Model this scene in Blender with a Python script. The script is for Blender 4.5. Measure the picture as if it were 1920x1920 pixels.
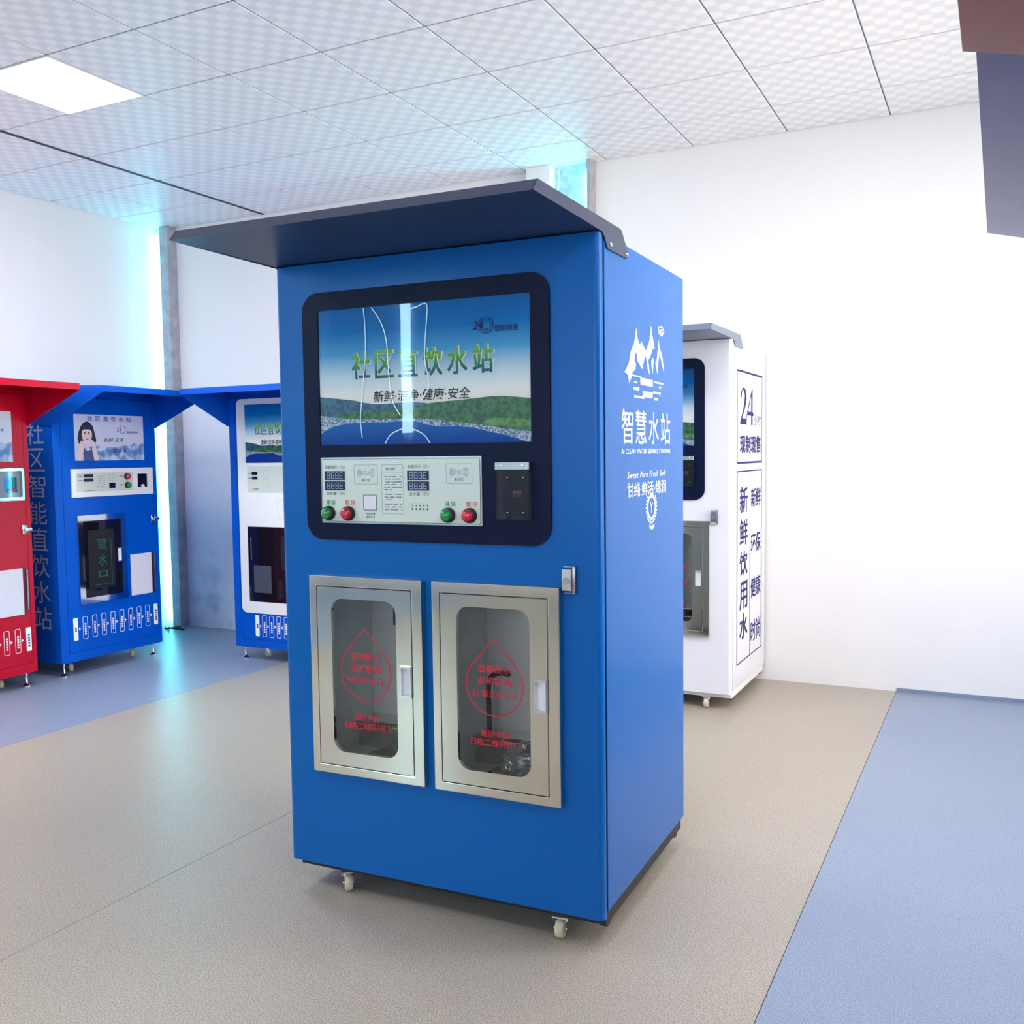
import bpy, bmesh, math, random
from mathutils import Vector, Matrix
random.seed(7)
for o in list(bpy.data.objects): bpy.data.objects.remove(o, do_unlink=True)
scene = bpy.context.scene
COL = scene.collection
PI = math.pi

# ------------------------------------------------------------------ camera
F_PX, CX, CY = 1791.6, 988.3, 968.9
YAW, PITCH, ROLL = -0.45995, -0.0656, -0.01202
CAM_H = 1.478
cam_d = bpy.data.cameras.new('camera')
cam = bpy.data.objects.new('camera', cam_d); COL.objects.link(cam)
cam_d.sensor_fit = 'HORIZONTAL'; cam_d.sensor_width = 36.0
cam_d.lens = F_PX / 1920 * 36.0
cam_d.shift_x = (960 - CX) / 1920
cam_d.shift_y = (CY - 960) / 1920
cam_d.clip_start = 0.02
fw = Vector((math.sin(YAW)*math.cos(PITCH), math.cos(YAW)*math.cos(PITCH), math.sin(PITCH)))
rt = Vector((math.cos(YAW), -math.sin(YAW), 0)); up = rt.cross(fw)
r2 = math.cos(ROLL)*rt + math.sin(ROLL)*up
u2 = -math.sin(ROLL)*rt + math.cos(ROLL)*up
M = Matrix((r2, u2, -fw)).transposed().to_4x4(); M.translation = (0, 0, CAM_H)
cam.matrix_world = M
scene.camera = cam

# ------------------------------------------------------------------ view, world, daylight
vs = scene.view_settings
vs.view_transform = 'Standard'; vs.look = 'None'; vs.gamma = 1.0; vs.use_curve_mapping = False
vs.exposure = 0.64
world = bpy.data.worlds.new('sky'); scene.world = world; world.use_nodes = True
bg = world.node_tree.nodes['Background']
bg.inputs[0].default_value = (0.85, 0.92, 1.0, 1); bg.inputs[1].default_value = 1.5

def area(name, loc, rot, sx, sy, power, col):
    d = bpy.data.lights.new(name, 'AREA'); d.shape = 'RECTANGLE'; d.size = sx; d.size_y = sy
    d.energy = power; d.color = col
    o = bpy.data.objects.new(name, d); COL.objects.link(o); o.location = loc; o.rotation_euler = rot
    return o
# daylight entering by the window of the right wall and by an unseen rear window added for front light
area('window_daylight', (1.75, 4.25, 1.95), (0, PI/2, 0), 2.1, 3.2, 102, (1.0, 0.86, 0.68))
area('rear_window_fill', (-1.15, -4.35, 1.95), (PI/2, 0, 0), 4.3, 1.9, 40, (0.95, 0.98, 1.0))

# ------------------------------------------------------------------ room numbers (metres)
YW = 6.17; XL = -6.58; XR = 1.6; YR = -4.2; ZC = 3.453; X0 = -5.4215; DY = 0.486

# ------------------------------------------------------------------ materials
def lin(c):
    c = c/255.0
    return c/12.92 if c <= 0.04045 else ((c+0.055)/1.055)**2.4
def rgb(r, g, b): return (lin(r), lin(g), lin(b), 1)
MATS = {}
def mat(name, col, rough=0.5, metal=0.0, coat=0.0, noise=0.0, nscale=8.0, bump=0.0, bscale=40.0, spec=0.5):
    if name in MATS: return MATS[name]
    m = bpy.data.materials.new(name); m.use_nodes = True
    nt = m.node_tree; b = nt.nodes['Principled BSDF']
    b.inputs['Base Color'].default_value = col; b.inputs['Roughness'].default_value = rough
    b.inputs['Metallic'].default_value = metal; b.inputs['Coat Weight'].default_value = coat
    b.inputs['Coat Roughness'].default_value = 0.08
    b.inputs['Specular IOR Level'].default_value = spec
    tc = nt.nodes.new('ShaderNodeTexCoord')
    if noise:
        n = nt.nodes.new('ShaderNodeTexNoise'); n.inputs['Scale'].default_value = nscale; n.inputs['Detail'].default_value = 4
        nt.links.new(tc.outputs['Object'], n.inputs['Vector'])
        mx = nt.nodes.new('ShaderNodeMix'); mx.data_type = 'RGBA'; mx.blend_type = 'MULTIPLY'
        mr = nt.nodes.new('ShaderNodeMapRange'); mr.inputs['From Min'].default_value = 0.3; mr.inputs['From Max'].default_value = 0.7
        mr.inputs['To Min'].default_value = 1-noise; mr.inputs['To Max'].default_value = 1.0
        nt.links.new(n.outputs['Fac'], mr.inputs['Value'])
        mx.inputs['Factor'].default_value = 1; mx.inputs['A'].default_value = col
        nt.links.new(mr.outputs['Result'], mx.inputs['B']); nt.links.new(mx.outputs['Result'], b.inputs['Base Color'])
    if bump:
        n2 = nt.nodes.new('ShaderNodeTexNoise'); n2.inputs['Scale'].default_value = bscale; n2.inputs['Detail'].default_value = 2
        nt.links.new(tc.outputs['Object'], n2.inputs['Vector'])
        bp = nt.nodes.new('ShaderNodeBump'); bp.inputs['Strength'].default_value = bump; bp.inputs['Distance'].default_value = 0.002
        nt.links.new(n2.outputs['Fac'], bp.inputs['Height']); nt.links.new(bp.outputs['Normal'], b.inputs['Normal'])
    MATS[name] = m
    return m
def emit(name, col, strength):
    m = bpy.data.materials.new(name); m.use_nodes = True; nt = m.node_tree
    nt.nodes.remove(nt.nodes['Principled BSDF'])
    e = nt.nodes.new('ShaderNodeEmission'); e.inputs[0].default_value = col; e.inputs[1].default_value = strength
    nt.links.new(e.outputs[0], nt.nodes['Material Output'].inputs[0]); MATS[name] = m
    return m
def clear(name, tint=(1, 1, 1, 1), ior=1.45, rough=0.02, body=0.0, bodycol=(0.8, 0.9, 1, 1), bump=0.0, bscale=6.0):
    """thin clear sheet: see-through with a mirror reflection, optionally a little milky"""
    m = bpy.data.materials.new(name); m.use_nodes = True; nt = m.node_tree
    nt.nodes.remove(nt.nodes['Principled BSDF'])
    t = nt.nodes.new('ShaderNodeBsdfTransparent'); t.inputs[0].default_value = tint
    g = nt.nodes.new('ShaderNodeBsdfGlossy'); g.inputs['Roughness'].default_value = rough
    fr = nt.nodes.new('ShaderNodeFresnel'); fr.inputs[0].default_value = ior
    mx = nt.nodes.new('ShaderNodeMixShader')
    src = t.outputs[0]
    if body:
        d = nt.nodes.new('ShaderNodeBsdfDiffuse'); d.inputs[0].default_value = bodycol
        m2 = nt.nodes.new('ShaderNodeMixShader'); m2.inputs[0].default_value = body
        nt.links.new(t.outputs[0], m2.inputs[1]); nt.links.new(d.outputs[0], m2.inputs[2]); src = m2.outputs[0]
    if bump:
        tc = nt.nodes.new('ShaderNodeTexCoord'); n = nt.nodes.new('ShaderNodeTexNoise'); n.inputs['Scale'].default_value = bscale
        n.inputs['Detail'].default_value = 0
        bp = nt.nodes.new('ShaderNodeBump'); bp.inputs['Strength'].default_value = bump; bp.inputs['Distance'].default_value = 0.004
        nt.links.new(tc.outputs['Object'], n.inputs['Vector']); nt.links.new(n.outputs['Fac'], bp.inputs['Height'])
        nt.links.new(bp.outputs['Normal'], g.inputs['Normal'])
    nt.links.new(fr.outputs[0], mx.inputs[0]); nt.links.new(src, mx.inputs[1]); nt.links.new(g.outputs[0], mx.inputs[2])
    nt.links.new(mx.outputs[0], nt.nodes['Material Output'].inputs[0]); MATS[name] = m
    return m
def ramp_z(name, z0, z1, stops, rough=0.4):
    """printed colour gradient along the sheet's own height"""
    m = bpy.data.materials.new(name); m.use_nodes = True; nt = m.node_tree; b = nt.nodes['Principled BSDF']
    b.inputs['Roughness'].default_value = rough; b.inputs['Specular IOR Level'].default_value = 0.08
    tc = nt.nodes.new('ShaderNodeTexCoord'); sp = nt.nodes.new('ShaderNodeSeparateXYZ'); mr = nt.nodes.new('ShaderNodeMapRange')
    mr.inputs['From Min'].default_value = z0; mr.inputs['From Max'].default_value = z1
    cr = nt.nodes.new('ShaderNodeValToRGB'); e = cr.color_ramp.elements
    while len(e) < len(stops): e.new(0.5)
    for k, (p, c) in enumerate(stops): e[k].position = p; e[k].color = c
    nt.links.new(tc.outputs['Object'], sp.inputs[0]); nt.links.new(sp.outputs['Z'], mr.inputs['Value'])
    nt.links.new(mr.outputs['Result'], cr.inputs[0]); nt.links.new(cr.outputs[0], b.inputs['Base Color'])
    MATS[name] = m
    return m
def two_tone(name, ca, cb, scale, rough=0.5, detail=3.0, lo=0.42, hi=0.58, cc=None, bump=0.0):
    m = bpy.data.materials.new(name); m.use_nodes = True; nt = m.node_tree; b = nt.nodes['Principled BSDF']
    b.inputs['Roughness'].default_value = rough
    tc = nt.nodes.new('ShaderNodeTexCoord'); n = nt.nodes.new('ShaderNodeTexNoise')
    n.inputs['Scale'].default_value = scale; n.inputs['Detail'].default_value = detail
    cr = nt.nodes.new('ShaderNodeValToRGB'); e = cr.color_ramp.elements
    e[0].position = lo; e[0].color = ca; e[1].position = hi; e[1].color = cb
    nt.links.new(tc.outputs['Object'], n.inputs['Vector']); nt.links.new(n.outputs['Fac'], cr.inputs[0])
    out = cr.outputs[0]
    if cc:      # broad patches of wear over the fine speckle
        n2 = nt.nodes.new('ShaderNodeTexNoise'); n2.inputs['Scale'].default_value = 1.3; n2.inputs['Detail'].default_value = 6
        nt.links.new(tc.outputs['Object'], n2.inputs['Vector'])
        mr = nt.nodes.new('ShaderNodeMapRange'); mr.inputs['From Min'].default_value = 0.45; mr.inputs['From Max'].default_value = 0.75
        mr.inputs['To Max'].default_value = 0.35
        mx = nt.nodes.new('ShaderNodeMix'); mx.data_type = 'RGBA'
        nt.links.new(n2.outputs['Fac'], mr.inputs['Value']); nt.links.new(mr.outputs['Result'], mx.inputs['Factor'])
        nt.links.new(out, mx.inputs['A']); mx.inputs['B'].default_value = cc; out = mx.outputs['Result']
    nt.links.new(out, b.inputs['Base Color'])
    if bump:
        bp = nt.nodes.new('ShaderNodeBump'); bp.inputs['Strength'].default_value = bump; bp.inputs['Distance'].default_value = 0.001
        nt.links.new(n.outputs['Fac'], bp.inputs['Height']); nt.links.new(bp.outputs['Normal'], b.inputs['Normal'])
    MATS[name] = m
    return m

BLUE = mat('blue_powder_coat', rgb(0, 93, 172), 0.25, noise=0.04, nscale=400, bump=0.04, bscale=900, spec=0.22)
DBLUE = mat('cobalt_blue_paint', rgb(2, 86, 200), 0.25, noise=0.04, nscale=5, spec=0.2)
RED = mat('crimson_red_paint', rgb(192, 8, 44), 0.25, noise=0.04, nscale=5, spec=0.18)
GLOSSB = mat('glossy_blue_paint', rgb(14, 58, 140), 0.05, noise=0.03, nscale=5, spec=0.12)
GLOSSR = mat('glossy_red_paint', rgb(135, 16, 42), 0.15, noise=0.03, nscale=5, spec=0.25)
WHITE = mat('white_gloss_paint', rgb(222, 224, 233), 0.14, noise=0.02, nscale=3)
CHAR = mat('charcoal_metal', rgb(44, 53, 78), 0.34, noise=0.05, nscale=300)
GREY = mat('grey_roof_metal', rgb(110, 122, 145), 0.35, noise=0.05, nscale=300)
BEZEL = mat('black_navy_bezel', rgb(5, 16, 50), 0.42, noise=0.06, nscale=500, spec=0.12)
BLACK = mat('black_plastic', rgb(14, 15, 20), 0.45, noise=0.05, nscale=60)
SEAM = mat('dark_seam', rgb(6, 18, 70), 0.6, noise=0.05, nscale=60)
STEEL = mat('polished_steel', rgb(222, 214, 202), 0.08, 1.0, noise=0.06, nscale=9, bump=0.02, bscale=7)
STEEL2 = mat('brushed_steel', rgb(165, 168, 172), 0.32, 1.0, noise=0.12, nscale=7)
INNER = mat('inner_steel_sheet', rgb(226, 229, 232), 0.34, 0.15, noise=0.12, nscale=6)
CHROME = mat('chrome', rgb(225, 226, 230), 0.07, 1.0, noise=0.03, nscale=40)
WHEEL = mat('cream_nylon', rgb(205, 200, 175), 0.4, noise=0.1, nscale=60)
PANEL = mat('pale_panel_print', rgb(205, 216, 208), 0.3, noise=0.02, nscale=4)
PWHITE = mat('white_plastic', rgb(236, 238, 242), 0.35, noise=0.02, nscale=6)
INK = mat('black_ink', rgb(28, 34, 40), 0.5, noise=0.05, nscale=90)
INKG = mat('grey_ink', rgb(95, 104, 104), 0.5, noise=0.05, nscale=90)
INKGREEN = mat('green_ink', rgb(0, 140, 90), 0.5, noise=0.05, nscale=90)
INKRED = mat('red_ink', rgb(205, 30, 45), 0.5, noise=0.05, nscale=90)
INKDROP = mat('crimson_ink', rgb(190, 12, 48), 0.45, noise=0.05, nscale=90)
INKWHITE = mat('white_vinyl', rgb(250, 252, 255), 0.45, noise=0.02, nscale=90)
INKNAVY = mat('navy_vinyl', rgb(52, 56, 112), 0.6, noise=0.05, nscale=90, spec=0.05)
INKPALE = mat('faded_pale_vinyl', rgb(185, 200, 240), 0.5, noise=0.2, nscale=20)
LCD = mat('dark_display', rgb(14, 22, 62), 0.15, noise=0.03, nscale=90)
SEG = mat('unlit_segments', rgb(165, 178, 215), 0.4, noise=0.03, nscale=90)
GREENB = mat('green_button_cap', rgb(0, 140, 62), 0.12, coat=0.6, noise=0.05, nscale=50)
REDB = mat('red_button_cap', rgb(195, 14, 50), 0.12, coat=0.6, noise=0.05, nscale=50)
PAPER = mat('pale_paper', rgb(222, 222, 236), 0.7, noise=0.03, nscale=14)
SKIN = mat('printed_skin', rgb(232, 205, 208), 0.4, noise=0.04, nscale=30)
HAIR = mat('printed_hair', rgb(34, 40, 66), 0.4, noise=0.2, nscale=60)
DRESS = mat('printed_dress', rgb(70, 96, 150), 0.4, noise=0.3, nscale=60)
HILLB = two_tone('printed_far_hill', rgb(22, 72, 110), rgb(48, 110, 140), 45, 0.4)
HILLF = two_tone('printed_green_hill', rgb(20, 84, 62), rgb(62, 132, 72), 60, 0.4, detail=5)
FIELD = two_tone('printed_fields', rgb(70, 130, 60), rgb(110, 165, 90), 60, 0.4)
SHORE = two_tone('printed_town', rgb(66, 104, 152), rgb(205, 218, 230), 190, 0.4, detail=5)
LAKE = ramp_z('printed_lake', 1.5, 1.6, [(0, rgb(18, 66, 160)), (1, rgb(40, 120, 200))])
WAVE = two_tone('printed_water', rgb(90, 130, 190), rgb(190, 210, 235), 14, 0.4, detail=5)
STICK = two_tone('red_yellow_sticker', rgb(205, 50, 30), rgb(225, 175, 110), 40, 0.4)
ACRYL = clear('clear_acrylic', ior=1.26, rough=0.015, bump=0.05, bscale=5)
DGLASS = clear('tinted_door_glass', tint=(0.97, 0.98, 0.98, 1), ior=1.5, rough=0.01)
HOLDER = clear('smoky_acrylic', tint=(0.6, 0.62, 0.7, 1), ior=1.35, rough=0.03, body=0.015, bodycol=(0.5, 0.55, 0.7, 1))
GLINT = clear('crease_glint', tint=(0.75, 0.92, 1, 1), ior=1.5, rough=0.15, body=0.75, bodycol=(0.7, 0.93, 1, 1))
BAGM = clear('thin_plastic_film', tint=(0.9, 0.92, 0.94, 1), ior=1.6, rough=0.1, body=0.18, bodycol=(0.8, 0.82, 0.85, 1))
WGLASS = clear('window_glass', ior=1.45)

# ------------------------------------------------------------------ mesh helpers
def link(name, me, m, parent=None, smooth=None):
    o = bpy.data.objects.new(name, me); COL.objects.link(o)
    if m is not None and not me.materials:
        for k in (m if isinstance(m, (list, tuple)) else [m]): me.materials.append(k)
    if parent is not None: o.parent = parent
    if smooth is not None:
        me.shade_smooth(); me.set_sharp_from_angle(angle=math.radians(smooth))
    return o
def obj(name, bm, m, parent=None, smooth=None):
    bmesh.ops.recalc_face_normals(bm, faces=bm.faces[:])
    me = bpy.data.meshes.new(name); bm.to_mesh(me); bm.free()
    return link(name, me, m, parent, smooth)
def front(a, b, c): return Vector((a, c, b))      # a: right, b: up, c: into the machine
def box(bm, x0, x1, y0, y1, z0, z1, bev=0.0, seg=1, mi=0):
    r = bmesh.ops.create_cube(bm, size=1)
    for v in r['verts']: v.co = Vector(((x0+x1)/2 + v.co.x*(x1-x0), (y0+y1)/2 + v.co.y*(y1-y0), (z0+z1)/2 + v.co.z*(z1-z0)))
    fs = {f for v in r['verts'] for f in v.link_faces}
    for f in fs: f.material_index = mi
    if bev:
        es = list({e for v in r['verts'] for e in v.link_edges})
        bmesh.ops.bevel(bm, geom=es, offset=bev, segments=seg, affect='EDGES', profile=0.5)
    return r
def B(*a, **k):
    bm = bmesh.new(); box(bm, *a, **k); return bm
def rrect(a0, a1, b0, b1, r, n=6):
    pts = []
    for cx, cy, s in ((a1-r, b1-r, 0), (a0+r, b1-r, 1), (a0+r, b0+r, 2), (a1-r, b0+r, 3)):
        for k in range(n+1):
            t = (s + k/n)*PI/2; pts.append((cx+r*math.cos(t), cy+r*math.sin(t)))
    return pts
def rect(a0, a1, b0, b1): return [(a1, b1), (a0, b1), (a0, b0), (a1, b0)]
def plate(bm, outer, holes, c0, c1, mp=front, mi=0):
    """flat plate with holes between depths c0 (seen side) and c1"""
    rings = []
    for c in (c0, c1):
        es = []; rr = []
        for lp in [outer]+list(holes):
            vs_ = [bm.verts.new(mp(a, b, c)) for a, b in lp]
            es += [bm.edges.new((vs_[i], vs_[(i+1) % len(vs_)])) for i in range(len(vs_))]; rr.append(vs_)
        n0 = set(bm.faces)
        bmesh.ops.triangle_fill(bm, edges=es, use_beauty=True)
        for f in bm.faces:
            if f not in n0: f.material_index = mi
        rings.append(rr)
    for ra, rb in zip(*rings):
        n = len(ra)
        for i in range(n):
            f = bm.faces.new((ra[i], ra[(i+1) % n], rb[(i+1) % n], rb[i])); f.material_index = mi
    return bm
def P(outer, holes, c0, c1, mp=front): return plate(bmesh.new(), outer, holes, c0, c1, mp)
def sheet(bm, pts, c, mp=front, mi=0):
    vs_ = [bm.verts.new(mp(a, b, c)) for a, b in pts]
    es = [bm.edges.new((vs_[i], vs_[(i+1) % len(vs_)])) for i in range(len(vs_))]
    n0 = set(bm.faces); bmesh.ops.triangle_fill(bm, edges=es, use_beauty=True)
    for f in bm.faces:
        if f not in n0: f.material_index = mi
def ribbon(bm, pts, w, c, mp=front, closed=False):
    n = len(pts); L = []; R_ = []
    for i in range(n):
        p0 = pts[(i-1) % n] if (closed or i > 0) else pts[i]; p1 = pts[(i+1) % n] if (closed or i < n-1) else pts[i]
        d = Vector((p1[0]-p0[0], p1[1]-p0[1])); d = d.normalized() if d.length > 1e-9 else Vector((1, 0))
        nn = Vector((-d.y, d.x))*w/2
        L.append(bm.verts.new(mp(pts[i][0]+nn.x, pts[i][1]+nn.y, c))); R_.append(bm.verts.new(mp(pts[i][0]-nn.x, pts[i][1]-nn.y, c)))
    for i in range(n if closed else n-1):
        j = (i+1) % n; bm.faces.new((L[i], R_[i], R_[j], L[j]))
def cyl(bm, p0, p1, r0, r1=None, n=20, mi=0, caps=True):
    r1 = r0 if r1 is None else r1
    p0 = Vector(p0); p1 = Vector(p1); d = (p1-p0).normalized()
    a = d.orthogonal().normalized(); b = d.cross(a)
    A = [bm.verts.new(p0+(a*math.cos(2*PI*k/n)+b*math.sin(2*PI*k/n))*r0) for k in range(n)]
    Bv = [bm.verts.new(p1+(a*math.cos(2*PI*k/n)+b*math.sin(2*PI*k/n))*r1) for k in range(n)]
    for k in range(n): bm.faces.new((A[k], A[(k+1) % n], Bv[(k+1) % n], Bv[k])).material_index = mi
    if caps: bm.faces.new(A).material_index = mi; bm.faces.new(Bv).material_index = mi
def lathe(bm, prof, mpt, n=24):
    rings = [[bm.verts.new(mpt(r*math.cos(2*PI*k/n), r*math.sin(2*PI*k/n), h)) for k in range(n)] for r, h in prof]
    for a, b in zip(rings, rings[1:]):
        for k in range(n): bm.faces.new((a[k], a[(k+1) % n], b[(k+1) % n], b[k]))
    bm.faces.new(rings[0]); bm.faces.new(rings[-1])
def tube(bm, pts, r, n=8):
    pts = [Vector(p) for p in pts]; rings = []; a = None
    for i, p in enumerate(pts):
        d = (pts[min(i+1, len(pts)-1)]-pts[max(i-1, 0)]).normalized()
        a = d.orthogonal().normalized() if a is None else (a-d*a.dot(d)).normalized()
        b = d.cross(a)
        rings.append([bm.verts.new(p+(a*math.cos(2*PI*k/n)+b*math.sin(2*PI*k/n))*r) for k in range(n)])
    for x, y in zip(rings, rings[1:]):
        for k in range(n): bm.faces.new((x[k], x[(k+1) % n], y[(k+1) % n], y[k]))
    bm.faces.new(rings[0]); bm.faces.new(rings[-1])
def smooth_path(pts, n=6):
    out = []
    for i in range(len(pts)-1):
        p0 = Vector(pts[max(i-1, 0)]); p1 = Vector(pts[i]); p2 = Vector(pts[i+1]); p3 = Vector(pts[min(i+2, len(pts)-1)])
        for k in range(n):
            t = k/n; out.append(tuple(0.5*((2*p1)+(p2-p0)*t+(2*p0-5*p1+4*p2-p3)*t*t+(3*p1-p0-3*p2+p3)*t**3)))
    out.append(tuple(pts[-1])); return out
def text_points(body, bold=0.0, shear=0.0, space=1.0):
    cu = bpy.data.curves.new('lettering', 'FONT'); cu.body = body; cu.resolution_u = 2; cu.space_character = space
    cu.offset = bold; cu.shear = shear
    o = bpy.data.objects.new('lettering', cu); COL.objects.link(o)
    dg = bpy.context.evaluated_depsgraph_get(); dg.update()
    me = bpy.data.meshes.new_from_object(o.evaluated_get(dg))
    bpy.data.objects.remove(o, do_unlink=True); bpy.data.curves.remove(cu)
    return me
def letters(parent, body, a0, a1, b0, b1, c, m, mp=front, bold=0.0, shear=0.0, space=1.0, name='lettering', fat=0.0):
    me = text_points(body, bold, shear, space)
    xs = [v.co.x for v in me.vertices]; ys = [v.co.y for v in me.vertices]
    x0, x1, y0, y1 = min(xs), max(xs), min(ys), max(ys)
    for v in me.vertices:
        v.co = mp(a0+(v.co.x-x0)/(x1-x0)*(a1-a0), b0+(v.co.y-y0)/max(1e-6, y1-y0)*(b1-b0), c)
    me.materials.clear(); me.name = name
    if fat:      # heavier strokes: the same outlines laid down side by side
        bm = bmesh.new()
        for k in (-1, 1):
            for e in (-1, 1):
                n0 = len(bm.verts); bm.from_mesh(me); bm.verts.ensure_lookup_table()
                sh = mp(a0+k*fat, b0+e*fat*.6, c+math.copysign(6e-5, c)*(k+1+(e+1)/2))-mp(a0, b0, c)
                for v in bm.verts[n0:]: v.co += sh
        bm.to_mesh(me); bm.free()
    return link(name, me, m, parent)
def thing(name, label, cat, loc=(0, 0, 0), rz=0.0, group=None):
    o = bpy.data.objects.new(name, None); COL.objects.link(o); o.empty_display_size = 0.1
    o.location = loc; o.rotation_euler = (0, 0, rz); o['label'] = label; o['category'] = cat
    if group: o['group'] = group
    return o
def tag(o, label, cat, group=None):
    o['label'] = label; o['category'] = cat
    if group: o['group'] = group
    return o
def struct(o, label=None, cat=None):
    o['kind'] = 'structure'
    if label: o['label'] = label
    if cat: o['category'] = cat
    return o

# ------------------------------------------------------------------ the room
def vinyl(name, ca, cb, cc):
    return two_tone(name, ca, cb, 230, 0.36, detail=2, lo=0.38, hi=0.62, cc=cc, bump=0.12)
BEIGE = vinyl('beige_speckled_vinyl', rgb(138, 130, 118), rgb(186, 178, 164), rgb(156, 148, 136))
FBLUE = vinyl('blue_speckled_vinyl', rgb(112, 128, 156), rgb(150, 162, 180), rgb(116, 132, 162))
SCREED = mat('grey_screed', rgb(70, 68, 64), 0.8, noise=0.2, nscale=20)
floor = struct(obj('floor', B(XL-.15, XR+.15, YR-.15, YW+.15, -0.12, -0.012), SCREED),
               'speckled vinyl floor of beige and blue strips laid side by side', 'floor')
XS = [XL, -4.595, -2.625, -0.545, XR]
for k in range(4):
    m_ = FBLUE if k in (0, 3) else BEIGE
    obj('vinyl_sheet', B(XS[k]+.0012, XS[k+1]-.0012, YR, YW, -0.012, 0.0), m_, floor)
obj('wall_turn_up', B(-0.545, XR, YW-.004, YW, 0.0, 0.022), FBLUE, floor)

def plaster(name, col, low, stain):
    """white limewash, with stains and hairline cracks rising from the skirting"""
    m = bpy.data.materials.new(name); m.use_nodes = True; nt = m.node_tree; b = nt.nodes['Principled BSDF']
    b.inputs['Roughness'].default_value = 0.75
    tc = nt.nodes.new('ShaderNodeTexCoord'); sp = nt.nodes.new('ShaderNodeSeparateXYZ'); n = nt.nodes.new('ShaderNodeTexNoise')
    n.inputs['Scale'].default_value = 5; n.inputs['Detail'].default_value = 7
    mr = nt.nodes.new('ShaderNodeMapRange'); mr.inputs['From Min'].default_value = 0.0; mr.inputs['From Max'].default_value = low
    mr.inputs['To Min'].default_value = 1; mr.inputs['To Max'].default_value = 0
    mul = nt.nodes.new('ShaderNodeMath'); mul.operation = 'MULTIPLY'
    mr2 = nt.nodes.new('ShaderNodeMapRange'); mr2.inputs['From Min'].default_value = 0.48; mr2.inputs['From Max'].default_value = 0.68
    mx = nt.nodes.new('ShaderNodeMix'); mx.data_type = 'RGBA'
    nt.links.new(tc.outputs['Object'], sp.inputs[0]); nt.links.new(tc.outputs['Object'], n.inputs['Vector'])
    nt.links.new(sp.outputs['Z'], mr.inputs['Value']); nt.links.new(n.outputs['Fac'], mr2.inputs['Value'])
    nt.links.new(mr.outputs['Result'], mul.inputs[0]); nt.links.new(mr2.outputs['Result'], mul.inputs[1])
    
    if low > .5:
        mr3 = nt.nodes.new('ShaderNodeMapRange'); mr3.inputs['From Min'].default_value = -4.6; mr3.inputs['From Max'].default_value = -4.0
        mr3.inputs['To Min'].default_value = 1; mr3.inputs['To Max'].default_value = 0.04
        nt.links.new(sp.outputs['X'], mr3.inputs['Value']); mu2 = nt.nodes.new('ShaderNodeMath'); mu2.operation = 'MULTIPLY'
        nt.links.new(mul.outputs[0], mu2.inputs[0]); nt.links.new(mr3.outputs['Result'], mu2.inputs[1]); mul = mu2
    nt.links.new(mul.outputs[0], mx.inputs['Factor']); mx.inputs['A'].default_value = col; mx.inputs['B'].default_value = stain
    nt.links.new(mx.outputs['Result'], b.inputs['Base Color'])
    bp = nt.nodes.new('ShaderNodeBump'); bp.inputs['Strength'].default_value = 0.25; bp.inputs['Distance'].default_value = 0.004
    nt.links.new(n.outputs['Fac'], bp.inputs['Height']); nt.links.new(bp.outputs['Normal'], b.inputs['Normal'])
    MATS[name] = m
    return m
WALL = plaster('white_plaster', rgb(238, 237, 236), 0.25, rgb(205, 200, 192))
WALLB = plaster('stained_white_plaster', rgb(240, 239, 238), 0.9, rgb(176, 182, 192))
POST = mat('weathered_grey_board', rgb(176, 178, 186), 0.7, noise=0.3, nscale=14)
PANE_B = mat('streaked_board', rgb(205, 222, 226), 0.6, noise=0.35, nscale=22)

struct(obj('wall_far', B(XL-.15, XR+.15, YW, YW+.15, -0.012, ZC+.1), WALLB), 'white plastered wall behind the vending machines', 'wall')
struct(obj('wall_left', B(XL-.15, XL, YR-.15, YW, -0.012, ZC+.1), WALL), 'white plastered wall behind the red machine', 'wall')
# right wall with a window opening, rear wall with an added window shaped for the light (both outside the picture)
bm = plate(bmesh.new(), rect(YR-.15, YW, -0.012, ZC+.1), [rect(2.65, 5.85, 0.9, 3.0)], XR, XR+.15, lambda a, b, c: Vector((c, a, b)))
struct(obj('wall_right', bm, WALL), 'white plastered wall with a window', 'wall')
bm = plate(bmesh.new(), rect(XL-.15, XR+.15, -0.012, ZC+.1), [rect(-3.3, 1.0, 1.0, 2.9)], YR, YR-.15)
struct(obj('wall_rear', bm, WALL), 'white plastered wall with an added wide window', 'wall')
FRAME = mat('white_window_frame', rgb(228, 230, 232), 0.35, noise=0.03, nscale=5)
def window(name, a0, a1, b0, b1, c0, c1, mp, n):
    bm = bmesh.new(); w = (a1-a0)/n
    plate(bm, rect(a0, a1, b0, b1), [rect(a0+k*w+.03, a0+(k+1)*w-.03, b0+.06, b1-.06) for k in range(n)], c0, c1, mp)
    o = struct(obj(name, bm, FRAME), 'white framed window', 'window')
    for k in range(n):
        g = bmesh.new(); sheet(g, rect(a0+k*w+.03, a0+(k+1)*w-.03, b0+.06, b1-.06), (c0+c1)/2, mp); obj('pane', g, WGLASS, o)
    return o
window('window_1', 2.65, 5.85, 0.9, 3.0, XR+.04, XR+.1, lambda a, b, c: Vector((c, a, b)), 3)
window('added_window', -3.3, 1.0, 1.0, 2.9, YR-.04, YR-.1, front, 4)  # added out of view, opening sized to keep low light off the floor

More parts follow.
